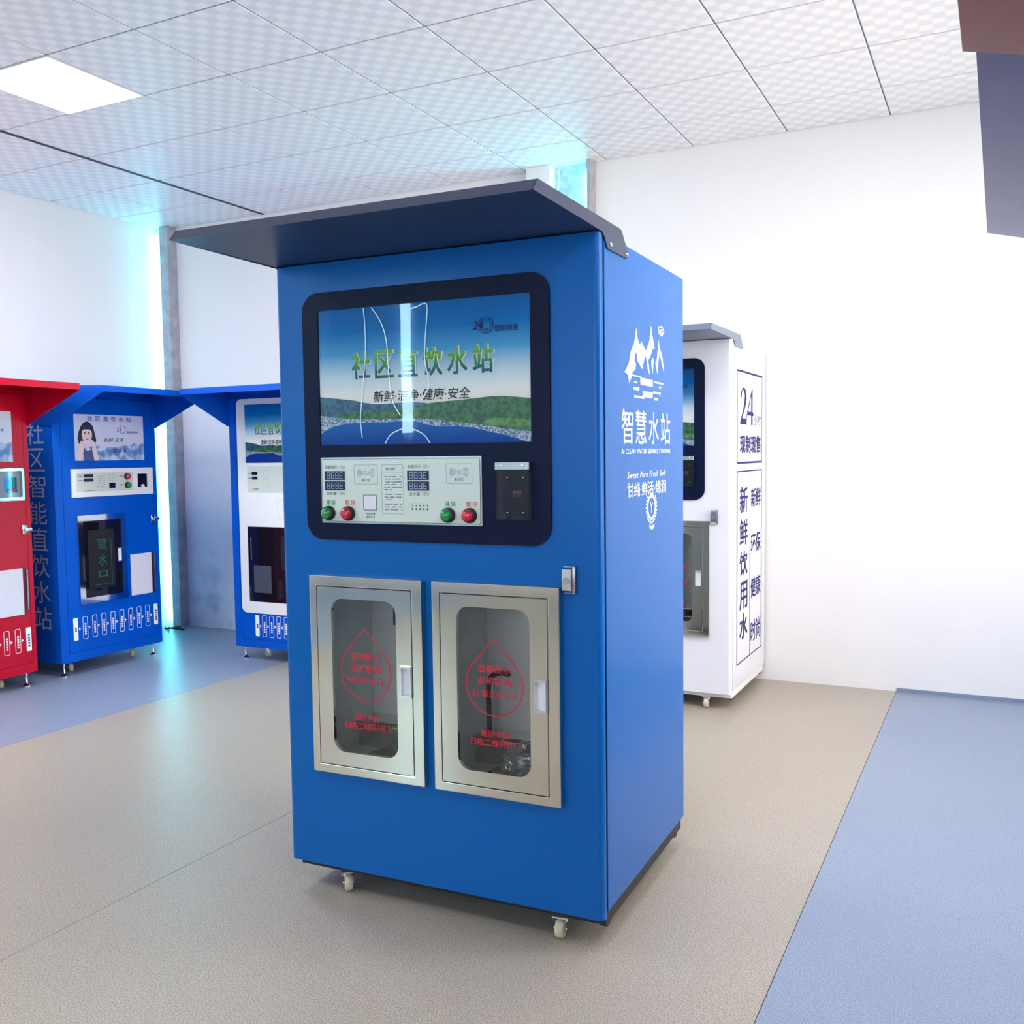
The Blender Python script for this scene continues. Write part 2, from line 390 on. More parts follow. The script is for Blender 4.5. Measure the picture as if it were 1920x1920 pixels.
# corner post and the pair of posts that frame the lit recess of the far wall
struct(obj('trim_1', B(-6.494, -6.393, YW-.1, YW, 0, ZC, bev=.004), POST), 'narrow grey corner post on the far wall', 'post')
struct(obj('trim_2', B(-2.984, -2.805, YW-.1, YW, 0, ZC, bev=.003), WALL), 'wide white post beside the cyan lit recess', 'post')
struct(obj('trim_3', B(-2.531, -2.503, YW-.1, YW, 0, ZC, bev=.003), POST), 'thin grey edge board beside the cyan lit recess', 'post')
struct(obj('trim_4', B(-2.805, -2.531, YW-.008, YW, 0, ZC), PANE_B), 'streaked board between the recess posts', 'board')

# ceiling: tiles one by one, with the grid between them
def tile_material():
    m = bpy.data.materials.new('patterned_ceiling_tile'); m.use_nodes = True; nt = m.node_tree; b = nt.nodes['Principled BSDF']
    b.inputs['Roughness'].default_value = 0.42
    tc = nt.nodes.new('ShaderNodeTexCoord'); sp = nt.nodes.new('ShaderNodeSeparateXYZ'); nt.links.new(tc.outputs['Object'], sp.inputs[0])
    def math_(op, a, b_=None):
        n = nt.nodes.new('ShaderNodeMath'); n.operation = op
        for k, x in enumerate((a, b_)):
            if x is None: continue
            if isinstance(x, (int, float)): n.inputs[k].default_value = x
            else: nt.links.new(x, n.inputs[k])
        return n.outputs[0]
    sx = math_('SINE', math_('MULTIPLY', sp.outputs['X'], PI/0.06)); sy = math_('SINE', math_('MULTIPLY', sp.outputs['Y'], PI/0.06))
    p = math_('MULTIPLY', sx, sy)
    cr = nt.nodes.new('ShaderNodeValToRGB'); cr.color_ramp.interpolation = 'LINEAR'; e = cr.color_ramp.elements
    e[0].position = 0.36; e[0].color = rgb(228, 228, 231); e[1].position = 0.44; e[1].color = rgb(234, 234, 235)
    for pos, c in ((0.56, rgb(234, 234, 235)), (0.64, rgb(245, 244, 241))):
        q = e.new(pos); q.color = c
    mr = nt.nodes.new('ShaderNodeMapRange'); mr.inputs['From Min'].default_value = -1; mr.inputs['From Max'].default_value = 1
    nt.links.new(p, mr.inputs['Value']); nt.links.new(mr.outputs['Result'], cr.inputs[0]); nt.links.new(cr.outputs[0], b.inputs['Base Color'])
    return m
TILE = tile_material()
BAR = mat('ceiling_grid_metal', rgb(96, 102, 116), 0.4, 0.3, noise=0.05, nscale=8)
BARD = mat('black_shadow_gap', rgb(22, 24, 32), 0.6, noise=0.1, nscale=20)
ceiling = struct(obj('ceiling', B(XL-.15, XR+.15, YR-.15, YW+.15, ZC+.03, ZC+.1), SCREED), 'suspended ceiling of square patterned tiles', 'ceiling')
xs = [XL]+[X0+.6*i for i in range(-1, 12) if XL+.05 < X0+.6*i < XR-.05]+[XR]
ys = [YW]+[YW-DY-.6*j for j in range(0, 18) if YW-DY-.6*j > YR+.05]+[YR]
LIGHTS = {(X0+.6, YW-DY-2.4)}         # lower-left corner of the LED panel in the picture
for ci, rj in ((-1, 7), (1, 9), (10, 9), (7, 5), (10, 4)): LIGHTS.add((X0+.6*ci, YW-DY-.6*rj))  # unseen panels added where the room needed more light
def is_light(x, y): return any(abs(x-a) < .01 and abs(y-b) < .01 for a, b in LIGHTS)
full = None
for i in range(len(xs)-1):
    for j in range(len(ys)-1):
        x0_, x1_, y1_, y0_ = xs[i], xs[i+1], ys[j], ys[j+1]
        if is_light(x0_, y0_): continue
        isfull = abs(x1_-x0_-.6) < .01 and abs(y1_-y0_-.6) < .01
        ox = x0_ if i else x1_-.6; oy = y0_ if j else y1_-.6+(.6-DY)
        if j == 0: oy = y0_
        if isfull and full is not None: o = link('ceiling_tile', full, None, ceiling)
        else:
            bm = B(x0_-ox+.0038, x1_-ox-.0038, y0_-oy+.0045, y1_-oy-.0045, 0, .014, bev=.003)
            o = obj('ceiling_tile', bm, TILE, ceiling)
            if isfull: full = o.data
        o.location = (ox, oy, ZC)
for i, x in enumerate(xs[1:-1]):
    blk = abs(x-X0) < .01
    w = .017 if blk else .0048
    obj('grid_bar', B(x-w, x+w, YR, YW, ZC-(.002 if blk else -.004), ZC+.02), BARD if blk else BAR, ceiling)
for y in ys[1:-1]: obj('grid_bar', B(XL, XR, y-.006, y+.006, ZC+.005, ZC+.02), BAR, ceiling)

# ceiling LED panels: one in view, the others added out of view
LED = emit('led_panel_diffuser', (0.955, 0.95, 1.0, 1), 30.0)
for a, b in sorted(LIGHTS, key=lambda q: (q[1], q[0])):
    vis = abs(a-(X0+.6)) < .01 and abs(b-(YW-DY-2.4)) < .01
    t = thing('ceiling_light', 'square white LED panel glowing in the tiled ceiling at upper left' if vis else
              'unseen square LED ceiling panel added to light the room', 'light', (a+.3, b+.3, ZC), 0, 'LED ceiling panels')
    bm = plate(bmesh.new(), rect(-.297, .297, -.297, .297), [rect(-.288, .288, -.288, .288)], -.003, .014, lambda p, q, c: Vector((p, q, c)))
    obj('frame', bm, FRAME, t)
    obj('diffuser', B(-.288, .288, -.288, .288, 0.0, .012), LED, t)

# cyan LED tubes hidden behind the posts, and the light strip in the rear corner that the screen mirrors
CYAN = emit('cyan_led', (0.14, 0.82, 1.0, 1), 34.0)
def led_tube(x, y, z0, z1, label):
    t = thing('led_tube', label, 'light', (x, y, 0), 0, 'cyan LED tubes')
    bm = bmesh.new(); cyl(bm, (0, 0, z0), (0, 0, z1), .011, n=12); obj('glowing_tube', bm, CYAN, t)
    for z in (z0-.03, z1):
        bm = bmesh.new(); cyl(bm, (0, 0, z), (0, 0, z+.03), .0125, n=12); obj('end_cap', bm, PWHITE, t)
led_tube(-6.535, YW-.035, .05, ZC-.06, 'upright cyan LED tube behind the grey corner post')
led_tube(-2.545, YW-.030, .05, ZC-.06, 'upright cyan LED tube in the wall recess')
STRIP = emit('cool_strip_light', (0.5, 0.85, 1.0, 1), 48.0)
tag(obj('strip_light', B(-5.67, -5.55, YR+.01, YR+.04, 1.73, ZC-.05), STRIP), 'tall cool white light strip mirrored in the machine screen', 'light')
bm = bmesh.new(); tube(bm, smooth_path([(-2.772, YW-.02, ZC-.02), (-2.765, YW-.022, 3.36), (-2.778, YW-.02, 3.30), (-2.79, YW-.02, 3.2), (-2.79, YW-.02, 2.3)]), .006)
tag(obj('power_cable', bm, PWHITE, None, 60), 'thin white cable running down inside the cyan lit recess', 'cable')
bm = bmesh.new(); tube(bm, smooth_path([(-6.53, 6.02, .008), (-6.44, 5.95, .008), (-6.36, 6.03, .02), (-6.28, 5.98, .008), (-6.36, 5.90, .03), (-6.45, 5.99, .008)]), .007)
tag(obj('power_cable', bm, BLACK, None, 60), 'dark cable coiled on the floor at the foot of the corner post', 'cable')

# ------------------------------------------------------------------ shared machine parts
def caster(parent, u, v, ztop, rw=.027, turn=0.0):
    """swivel caster: plate and fork as the part, wheel and brake as sub-parts; wheel touches z = 0"""
    Mx = Matrix.Translation((u, v, 0)) @ Matrix.Rotation(turn, 4, 'Z')
    bm = bmesh.new()
    box(bm, -.028, .028, -.024, .024, ztop-.005, ztop)
    cyl(bm, (0, 0, ztop-.014), (0, 0, ztop-.005), .019, n=16)
    cyl(bm, (0, 0, ztop-.019), (0, 0, ztop-.014), .022, n=16)
    for s in (-1, 1):
        plate(bm, [(-.014, ztop-.018), (.016, ztop-.018), (.024, rw-.006), (.012, rw-.008)], [], s*.0145, s*.0165)
    c = obj('caster', bm, CHROME, parent, 40); bm2 = bmesh.new()
    lathe(bm2, [(rw*.4, -.013), (rw*.86, -.013), (rw*.97, -.009), (rw, -.002), (rw, .002), (rw*.97, .009), (rw*.86, .013), (rw*.4, .013)], lambda x, y, h: Vector((x+.016, h, y+rw)))
    w = obj('wheel', bm2, WHEEL, c, 40); bm3 = bmesh.new()
    cyl(bm3, (.016, -.021, rw), (.016, .021, rw), .006, n=10); a = obj('axle', bm3, CHROME, c, 40)
    for o in (c, w, a): o.data.transform(Mx)
    return c
def foot(parent, u, v, ztop):
    bm = bmesh.new()
    lathe(bm, [(.026, 0), (.026, .006), (.018, .014), (.008, .02), (.006, .024), (.006, ztop)], lambda x, y, h: Vector((u+x, v+y, h)), 18)
    return obj('levelling_foot', bm, CHROME, parent, 40)
def landscape(parent, u0, u1, z0, z1, v):
    """printed lake scene, given in the big screen's own numbers and scaled to this sheet"""
    U0, U1, Z0, Z1 = .174, .934, 1.514, 1.949
    def mp(a, b, c): return Vector((u0+(a-U0)/(U1-U0)*(u1-u0), c, z0+(b-Z0)/(Z1-Z0)*(z1-z0)))
    key = 'printed_sky_%.3f_%.3f' % (z0, z1)
    sky = MATS.get(key) or ramp_z(key, z0, z1, [(0, rgb(252, 252, 250)), (.36, rgb(252, 252, 250)), (.50, rgb(212, 232, 242)), (.66, rgb(84, 172, 220)), (.82, rgb(10, 122, 196)), (1, rgb(0, 104, 178))])
    kt = 'printed_title_%.3f_%.3f' % (z0, z1)
    tm = MATS.get(kt) or ramp_z(kt, mp(0, 1.70, 0).z, mp(0, 1.83, 0).z, [(0, rgb(28, 92, 132)), (.35, rgb(50, 130, 130)), (.6, rgb(110, 180, 70)), (1, rgb(165, 205, 60))])
    s = obj('advert_screen', B(u0, u1, v, v+.002, z0, z1), sky, parent)
    d = .0003
    def lay(name, pts, m, k):
        bm = bmesh.new(); sheet(bm, pts, v-d*k, mp); return obj(name, bm, m, s)
    lay('printed_hill', [(.174, 1.671), (.24, 1.664), (.306, 1.656), (.35, 1.647), (.39, 1.641), (.463, 1.643), (.529, 1.645), (.60, 1.636), (.60, 1.59), (.174, 1.59)], HILLB, 1)
    lay('printed_hill', [(.239, 1.610), (.315, 1.621), (.42, 1.624), (.514, 1.626), (.594, 1.640), (.712, 1.646), (.80, 1.652), (.85, 1.651), (.89, 1.647), (.934, 1.642), (.934, 1.53), (.70, 1.56), (.239, 1.585)], HILLF, 2)
    lay('printed_field', [(.77, 1.578), (.82, 1.588), (.88, 1.584), (.934, 1.577), (.934, 1.558), (.86, 1.562), (.79, 1.566)], FIELD, 3)
    lay('printed_town', [(.174, 1.611), (.21, 1.606), (.25, 1.600), (.33, 1.596), (.42, 1.592), (.50, 1.594), (.563, 1.592), (.62, 1.586), (.677, 1.578), (.772, 1.568), (.828, 1.558), (.88, 1.551), (.934, 1.545), (.934, 1.514), (.174, 1.514)], SHORE, 4)
    lay('printed_lake', [(.174, 1.551), (.20, 1.563), (.227, 1.574), (.27, 1.581), (.314, 1.584), (.42, 1.583), (.48, 1.586), (.538, 1.584), (.58, 1.572), (.618, 1.566), (.68, 1.566), (.734, 1.561), (.78, 1.550), (.828, 1.540), (.88, 1.526), (.92, 1.514), (.174, 1.514)], LAKE, 5)
    title = '社区直饮水站'; W_ = (.819-.293)/6
    for i, ch in enumerate(title):
        a = .293+i*W_*1.0
        letters(s, ch, a+.0125, a+.0855-.004, 1.722, 1.808, v-d*6, PWHITE, mp, fat=.0030)
        letters(s, ch, a+.0110, a+.0800-.002, 1.7235, 1.8085, v-d*7, tm, mp, fat=.0017)
    letters(s, '新鲜·洁净·健康·安全', .381, .731, 1.648, 1.684, v-d*6, INK, mp, bold=.006, shear=.12)
    letters(s, '24', .742, .778, 1.852, 1.877, v-d*6, INKNAVY, mp, bold=.01, shear=.2)
    bm = bmesh.new()
    for r, w in ((.0245, .0022), (.0185, .0012)):
        ribbon(bm, [(.787+r*math.cos(t*PI/20+.5*PI-.9), 1.864+r*math.sin(t*PI/20+.5*PI-.9)) for t in range(-34, 6)], w, v-d*6, mp)
    for k in range(12):
        t = k*PI/6; ribbon(bm, [(.787+.012*math.cos(t), 1.864+.012*math.sin(t)), (.787+.0165*math.cos(t), 1.864+.0165*math.sin(t))], .0014, v-d*6, mp)
    obj('clock_emblem', bm, INKNAVY, s)
    letters(s, '小时', .778, .797, 1.848, 1.856, v-d*7, INKNAVY, mp)
    letters(s, '现制现售', .815, .894, 1.842, 1.862, v-d*6, INKNAVY, mp, bold=.004)
    return s, mp
def seven_seg(bm, a0, a1, b0, b1, c, n=4):
    w = (a1-a0)*.86/n
    for k in range(n):
        x0 = a0+(a1-a0)*.12+k*w; x1 = x0+w*.62; zz = (b0+.18*(b1-b0), (b0+b1)/2, b1-.18*(b1-b0)); t = (b1-b0)*.06
        for z in zz: ribbon(bm, [(x0, z), (x1, z)], t, c)
        ribbon(bm, [(x0, zz[0]), (x0, zz[2])], t, c)
        if k < n-1:
            ribbon(bm, [(x1, zz[0]), (x1, zz[2])], t, c)
            sheet(bm, rect(x1+w*.12, x1+w*.12+t, zz[0]-t/2, zz[0]+t/2), c)
def button(parent, a, b, r, c, m):
    bm = bmesh.new(); lathe(bm, [(r, c), (r, c-.010), (r*.92, c-.016), (r*.78, c-.017)], lambda x, y, h: Vector((a+x, h, b+y)), 28)
    ring = obj('button_ring', bm, BLACK, parent, 40)
    bm = bmesh.new(); lathe(bm, [(r*.80, c-.012), (r*.80, c-.020), (r*.74, c-.025), (r*.5, c-.029), (r*.2, c-.0305), (r*.02, c-.031)], lambda x, y, h: Vector((a+x, h, b+y)), 28)
    obj('button_cap', bm, m, parent, 50)
    return ring
def dashes(bm, a0, a1, b, h, c, seed, fill=.8):
    rr = random.Random(seed); a = a0
    while a < a1:
        w = rr.uniform(.6, 1.0)*h
        if rr.random() < fill: sheet(bm, rect(a, min(a+w, a1), b-h*.45, b+h*.45*rr.uniform(.4, 1)), c)
        a += w+h*.25
def contactless(parent, a0, a1, b0, b1, c, txt):
    bm = bmesh.new(); ribbon(bm, rrect(a0, a1, b0, b1, .003), .0009, c, closed=True)
    mx_, my_ = (a0+a1)/2, b0+(b1-b0)*.58
    for s in (0, PI):
        for r in (.0115, .019, .025, .031):
            ribbon(bm, [(mx_+r*math.cos(s+t*.13), my_+r*.78*math.sin(s+t*.13)) for t in range(-5, 6)], .0016, c)
    ribbon(bm, [(mx_-.004, my_+.006), (mx_+.002, my_+.005), (mx_+.003, my_-.001), (mx_+.006, my_-.005), (mx_, my_-.006), (mx_-.005, my_)], .0012, c, closed=True)
    o = obj('contactless_symbol', bm, INKG, parent)
    letters(parent, txt, mx_-.016, mx_+.016, b0+.007, b0+.018, c, INK)
    return o
def side_right(W):
    def mp(a, b, c): return Vector((W+c, a, b))
    return mp
def side_left(a, b, c): return Vector((-c, -a, b))

# ------------------------------------------------------------------ the wide two-door machine
def wide_machine(label, loc, rz, D, paint, roof, roofin, kind):
    W, ZB, ZT = 1.148, .095, 2.106
    t = thing('water_vending_machine', label, 'vending machine', loc, rz)
    smp = side_right(W)
    # cabinet: shell panels round an empty inside
    bm = bmesh.new()
    obj('back_panel', B(.004, W-.004, D-.004, D, .112, ZT-.004), STEEL2, t); box(bm, 0, .004, .032, D, .108, ZT, bev=.0015); box(bm, .004, W-.004, .032, D-.004, ZT-.004, ZT)
    box(bm, .004, W-.004, .032, D-.004, .105, .112)
    obj('cabinet_shell', bm, paint, t)
    sp = obj('side_panel', B(W-.004, W, .040, D, .108, ZT, bev=.0015), paint, t)
    obj('inner_frame', P(rect(.016, W-.016, .11, ZT-.004), [rect(.05, W-.05, .15, ZT-.05)], .027, .046), SEAM if kind == 'main' else PWHITE, t)
    obj('base_frame', P(rect(.02, W-.006, .034, D-.02), [rect(.06, W-.05, .08, D-.06)], .068, .108, lambda a, b, c: Vector((a, b, c))), BLACK if kind == 'main' else PWHITE, t)
    for v in (.05, D-.09): obj('skid_pad', B(W-.03, W-.008, v, v+.03, .056, .07), BLACK, t)
    # front door: flat sheet with two openings, rolled edges left and right
    r = .018; bm = bmesh.new()
    plate(bm, rect(r, W-r, ZB, ZT-.003), [rect(.145, .537, .447, 1.066), rect(.613, 1.005, .447, 1.066)], 0, .003)
    for s in (0, 1):
        prof = [(r*(1-math.sin(k*PI/16)), r*(1-math.cos(k*PI/16))) for k in range(9)]+[(0, .026), (.003, .026), (.003, r), (r, .003)]
        prof = [(W-a, b) if s else (a, b) for a, b in prof]
        plate(bm, prof, [], ZB, ZT-.003, lambda a, b, c: Vector((a, b, c)))
    door = obj('front_door', bm, paint, t, 35)
    # bezel, advert, cover
    obj('screen_bezel', P(rrect(.113, .995, 1.205, 2.007, .062, 10), [rect(.174, .934, 1.514, 1.949)], -.008, 0), BEZEL, t, 30)
    adv, mp = landscape(t, .174, .934, 1.514, 1.949, -.0022)
    bm = bmesh.new(); sheet(bm, rect(.174, .934, 1.514, 1.949), -.0062); obj('clear_cover', bm, ACRYL, adv)
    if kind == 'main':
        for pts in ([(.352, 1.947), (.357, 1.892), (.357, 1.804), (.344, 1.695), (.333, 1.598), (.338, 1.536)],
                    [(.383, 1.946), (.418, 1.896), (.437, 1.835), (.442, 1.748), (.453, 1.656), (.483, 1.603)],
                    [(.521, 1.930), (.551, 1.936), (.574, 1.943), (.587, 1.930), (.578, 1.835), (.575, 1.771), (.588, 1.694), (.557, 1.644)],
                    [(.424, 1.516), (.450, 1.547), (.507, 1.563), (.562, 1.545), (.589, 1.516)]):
            bm = bmesh.new(); ribbon(bm, [q[:2] for q in smooth_path([(a, b, 0) for a, b in pts])], .0035, -.0066); obj('crease_glint', bm, GLINT, adv)  # pale cyan ribbons paint the strip light's rippled reflection along the film wrinkles
    # control panel
    cp = obj('control_panel', P(rrect(.177, .770, 1.261, 1.474, .004, 3), [], -.012, -.006), STEEL2, t)
    obj('panel_print', P(rrect(.1815, .7645, 1.267, 1.468, .008, 4), [], -.0126, -.012), PANEL, cp); c = -.0130
    bm = bmesh.new(); ribbon(bm, rrect(.1815, .7645, 1.267, 1.468, .008, 4), .0012, c, closed=True); obj('panel_border', bm, INK, cp)
    for dx in (0, .315):
        letters(cp, '金额显示（元）', .194+dx, .271+dx, 1.437, 1.449, c, INK); letters(cp, '出水量（升）', .198+dx, .270+dx, 1.352, 1.363, c, INK)
        for z0 in (1.401, 1.368):
            d_ = obj('number_display', B(.193+dx, .271+dx, -.0145, -.0126, z0, z0+.029), LCD, cp)
            bm = bmesh.new(); seven_seg(bm, .193+dx, .271+dx, z0, z0+.029, -.0148); obj('digit_segments', bm, SEG, cp)
    for a, txt, m_, bmat in ((.205, '灌装', INKGREEN, GREENB), (.282, '暂停', INKRED, REDB), (.652, '灌装', INKGREEN, GREENB), (.727, '暂停', INKRED, REDB)):
        letters(cp, txt, a-.012, a+.028, 1.320, 1.336, c, m_, bold=.004, space=1.25); button(cp, a+.002, 1.293, .0235, -.0126, bmat)
    contactless(cp, .308, .397, 1.388, 1.449, c, '刷卡区'); contactless(cp, .647, .737, 1.390, 1.451, c, '刷卡区')
    obj('blank_card', B(.343, .390, -.0140, -.0126, 1.306, 1.352), PAPER, cp)
    bm = bmesh.new(); ribbon(bm, rect(.342, .391, 1.305, 1.353), .0022, -.0142, closed=True); obj('card_outline', bm, INK, cp)
    letters(cp, '在线充值', .350, .385, 1.289, 1.297, c, INK); letters(cp, '自助打水', .350, .385, 1.279, 1.287, c, INK)
    bm = bmesh.new(); ribbon(bm, rrect(.412, .492, 1.294, 1.449, .003), .0009, c, closed=True); ribbon(bm, [(.412, 1.424), (.492, 1.424)], .0006, c)
    for k, z in enumerate((1.412, 1.404, 1.395, 1.387, 1.378, 1.370, 1.356, 1.347, 1.339, 1.325, 1.316, 1.307)):
        dashes(bm, .422, .486 if k not in (5, 8) else .45, z, .0042, c, k)
    obj('instruction_print', bm, INKG, cp); letters(cp, '操作说明', .428, .462, 1.431, 1.441, c, INK)
    bm = bmesh.new()
    for k in range(5):
        a = .525+k*.0135; sheet(bm, [(a+.0032*math.cos(q*PI/6), 1.310+.0032*math.sin(q*PI/6)) for q in range(12)], c)
        dashes(bm, a-.002, a+.003, 1.327, .004, c, k, 1); dashes(bm, a-.002, a+.003, 1.320, .004, c, k+9, 1)
    obj('indicator_dots', bm, INK, cp)
    # card pocket
    ch = obj('card_pocket', P(rect(.824, .933, 1.283, 1.434), [], -.0085, -.0080), BLACK, t)
    notch = [(.933, 1.434), (.824, 1.434), (.824, 1.283), (.860, 1.283)]+[(.8785-.0165*math.cos(k*PI/8), 1.283+.017*math.sin(k*PI/8)) for k in range(1, 8)]+[(.897, 1.283), (.933, 1.283)]
    obj('clear_flap', P(notch, [], -.026, -.024), HOLDER, ch)
    obj('steel_strip', B(.822, .935, -.028, -.008, 1.432, 1.455, bev=.001), STEEL2, ch)
    for a, z, cc, rr in ((.843, 1.4445, -.028, .0045), (.914, 1.4445, -.028, .0045), (.863, 1.409, -.026, .003), (.914, 1.409, -.026, .003), (.862, 1.305, -.026, .003), (.914, 1.305, -.026, .003)):
        bm = bmesh.new(); lathe(bm, [(rr, cc), (rr*.8, cc-.002), (rr*.3, cc-.003)], lambda x, y, h: Vector((a+x, h, z+y)), 12)
        obj('rivet', bm, CHROME, ch, 40)
    obj('sticker', B(.872, .902, -.0095, -.0085, 1.349, 1.369), STICK, ch)
    # dispensing doors and the compartments behind them
    for k, dx in enumerate((0, .468)):
        fr = obj('dispensing_door', P(rect(.125+dx, .557+dx, .427, 1.087), [rect(.153+dx, .519+dx, .456, 1.053)], -.024, 0), STEEL, t)
        mb = fr.modifiers.new('edge', 'BEVEL'); mb.width = .003; mb.segments = 2; mb.limit_method = 'ANGLE'
        obj('door_leaf', P(rect(.1555+dx, .5165+dx, .4585, 1.0505), [rrect(.211+dx, .460+dx, .505, 1.014, .042, 8), rect(.4735+dx, .5165+dx-.003, .709, .811)], -.0235, -.010), STEEL, fr)
        bm = bmesh.new(); sheet(bm, rect(.20+dx, .468+dx, .495, 1.024), -.016); obj('glass_pane', bm, DGLASS, fr)
        h_ = obj('recessed_pull', P(rect(.4735+dx, .5135+dx, .709, .811), [rect(.478+dx, .511+dx, .716, .804)], -.0275, -.008), CHROME, fr)
        obj('pull_well', B(.478+dx, .511+dx, -.011, -.008, .716, .804), PWHITE, fr)
        bm = bmesh.new(); drop = []
        for q in range(41):
            th_ = -PI/2+(q-20)/20*PI*.72
            drop.append((.337+dx+.096*math.cos(th_), .777+.096*math.sin(th_)))
        drop = drop+[(.337+dx, .920)]
        ribbon(bm, drop, .0042, -.0168, closed=True); obj('drop_outline', bm, INKDROP, fr)
        for txt, a0, a1, z0, z1 in (('温馨提示', .280, .394, .814, .838), ('请将容器', .275, .399, .776, .801), ('对准出水口!', .262, .412, .737, .760), ('请刷卡或', .288, .385, .614, .636), ('扫描二维码开门', .250, .423, .585, .608)):
            letters(fr, txt, a0+dx, a1+dx, z0, z1, -.0168, INKDROP, fat=.0004)
        cb = bmesh.new()
        plate(cb, rect(.145+dx, .537+dx, .447, 1.066), [rect(.150+dx, .532+dx, .452, 1.061)], 0.003, .30)
        box(cb, .145+dx, .537+dx, .30, .304, .447, 1.066)
        co = obj('dispensing_compartment', cb, INNER, t)
        bm = bmesh.new(); plate(bm, [(.15+dx, .452), (.532+dx, .452), (.532+dx, .50), (.47+dx, .545), (.23+dx, .545), (.15+dx, .50)], [], .20, .204)
        box(bm, .15+dx, .532+dx, .204, .30, .540, .545); obj('tray_guard', bm, STEEL, co)
        bm = bmesh.new(); lathe(bm, [(.12, .456), (.12, .462), (.10, .464), (.06, .460), (.02, .459)], lambda x, y, h: Vector((.37+dx+x, .13+y*.8, h)), 28); obj('drip_tray', bm, STEEL, co, 40)
        bm = bmesh.new(); tube(bm, smooth_path([(.33+dx, .18, 1.06), (.33+dx, .18, .98), (.335+dx, .17, .90)] if k == 0 else [(.235+dx, .295, .735), (.212+dx, .25, .745), (.200+dx, .215, .725), (.200+dx, .21, .64), (.202+dx, .21, .546)]), .009); obj('water_hose', bm, BLACK, co, 60)
    # lock
    lk = obj('door_lock', B(1.033, 1.072, -.014, -.001, 1.068, 1.151, bev=.004, seg=2), STEEL2, t, 40)
    bm = bmesh.new(); plate(bm, [(-.014, 1.072), (-.026, 1.080), (-.030, 1.110), (-.026, 1.142), (-.014, 1.148)], [], 1.036, 1.064, lambda a, b, c: Vector((c, a, b))); obj('lock_lever', bm, CHROME, lk)
    bm = bmesh.new(); cyl(bm, (1.050, -.034, 1.109), (1.050, -.028, 1.109), .010, n=16); cyl(bm, (1.050, -.0345, 1.109), (1.050, -.034, 1.109), .005, n=12); obj('key_cylinder', bm, STEEL2, lk, 40)
    # canopy: folded tray with upturned front lip, brackets bolted to the sides
    bm = plate(bmesh.new(), [(-.458, 2.1065), (-.430, 2.139), (-.424, 2.139), (.17, 2.142), (.17, 2.1065)], [], -.004, W+.004, lambda a, b, c: Vector((c, a, b)))
    cn = obj('canopy', bm, roof, t)
    for s in (0, 1):
        c0, c1 = (W+.001, W+.005) if s else (-.005, -.001)
        brk = [(-.458, 2.1065), (-.430, 2.139), (.168, 2.142), (.182, 2.137), (.239, 2.082), (.238, 2.070), (.230, 2.066), (.066, 2.064), (.056, 2.067), (.030, 2.094), (.012, 2.104)]
        bk = obj('side_bracket', P(brk, [], c0, c1, lambda a, b, c: Vector((c, a, b))), roof, cn)
        for v_, z_ in ((.084, 2.079), (.229, 2.076)):
            sgn = 1 if s else -1; x_ = c1 if s else c0
            bm = bmesh.new(); lathe(bm, [(.006, 0), (.005, .003), (.002, .004)], lambda x, y, h: Vector((x_+sgn*h, v_+x, z_+y)), 12)
            obj('bracket_screw', bm, CHROME, cn, 40)
    # casters
    for u_, v_, tn in ((.197, .052, -.85), (.992, .052, -1.45), (.15, D-.09, .3), (.98, D-.09, .8)): caster(t, u_, v_, .068, .029, tn)
    return t, sp, smp

main, sp, smp = wide_machine('large blue water vending machine with dark canopy in the middle of the floor', (-2.173, 2.519, 0), .0254, .866, BLUE, CHAR, CHAR, 'main')
# vinyl emblem and words on the blue side
S_ = .0006
bm = bmesh.new()
sheet(bm, [(.327, 1.869), (.333, 1.845), (.351, 1.825), (.361, 1.819), (.378, 1.832), (.394, 1.821), (.423, 1.806), (.462, 1.842), (.48, 1.894), (.492, 1.862), (.51, 1.837), (.517, 1.821), (.496, 1.821), (.482, 1.807), (.468, 1.791), (.447, 1.779), (.464, 1.731), (.444, 1.746), (.423, 1.793), (.407, 1.78), (.382, 1.745), (.356, 1.759), (.335, 1.766), (.326, 1.797), (.31, 1.784), (.306, 1.763), (.322, 1.757), (.315, 1.74), (.284, 1.726), (.271, 1.707), (.253, 1.693), (.247, 1.716), (.223, 1.722), (.211, 1.723), (.254, 1.755), (.272, 1.792), (.304, 1.819)], S_, smp)
sheet(bm, [(.561, 1.857), (.572, 1.832), (.604, 1.805), (.626, 1.746), (.597, 1.783), (.575, 1.815), (.557, 1.78), (.552, 1.741), (.538, 1.753), (.527, 1.777), (.543, 1.791), (.553, 1.822)], S_, smp)
sheet(bm, [(.489, 1.793), (.51, 1.784), (.502, 1.767), (.495, 1.737), (.485, 1.757), (.481, 1.774)], S_, smp)
for a0, a1, b1, b0 in ((.278, .366, 1.721, 1.717), (.366, .495, 1.717, 1.695), (.509, .615, 1.714, 1.709), (.302, .334, 1.702, 1.696), (.299, .353, 1.684, 1.675), (.388, .494, 1.676, 1.657), (.501, .585, 1.680, 1.673), (.304, .405, 1.658, 1.651), (.513, .548, 1.660, 1.652), (.566, .588, 1.700, 1.695)):
    sheet(bm, rect(a0, a1, b0, b1), S_, smp)
ribbon(bm, [(.592+.030*math.cos(t*PI/9)*(1+.16*math.cos(t*PI/9*5)), 1.889+.014*math.sin(t*PI/9)*(1+.16*math.cos(t*PI/9*5))) for t in range(18)], .005, S_, smp, closed=True)
for a in (.580, .592, .604): ribbon(bm, [(a, 1.881), (a, 1.894)], .006, S_, smp)
obj('mountain_emblem', bm, INKWHITE, sp)
for i, ch in enumerate('智慧水站'): letters(sp, ch, .182+i*.1345, .182+i*.1345+.110, 1.506, 1.612, S_, INKWHITE, smp, bold=.003)
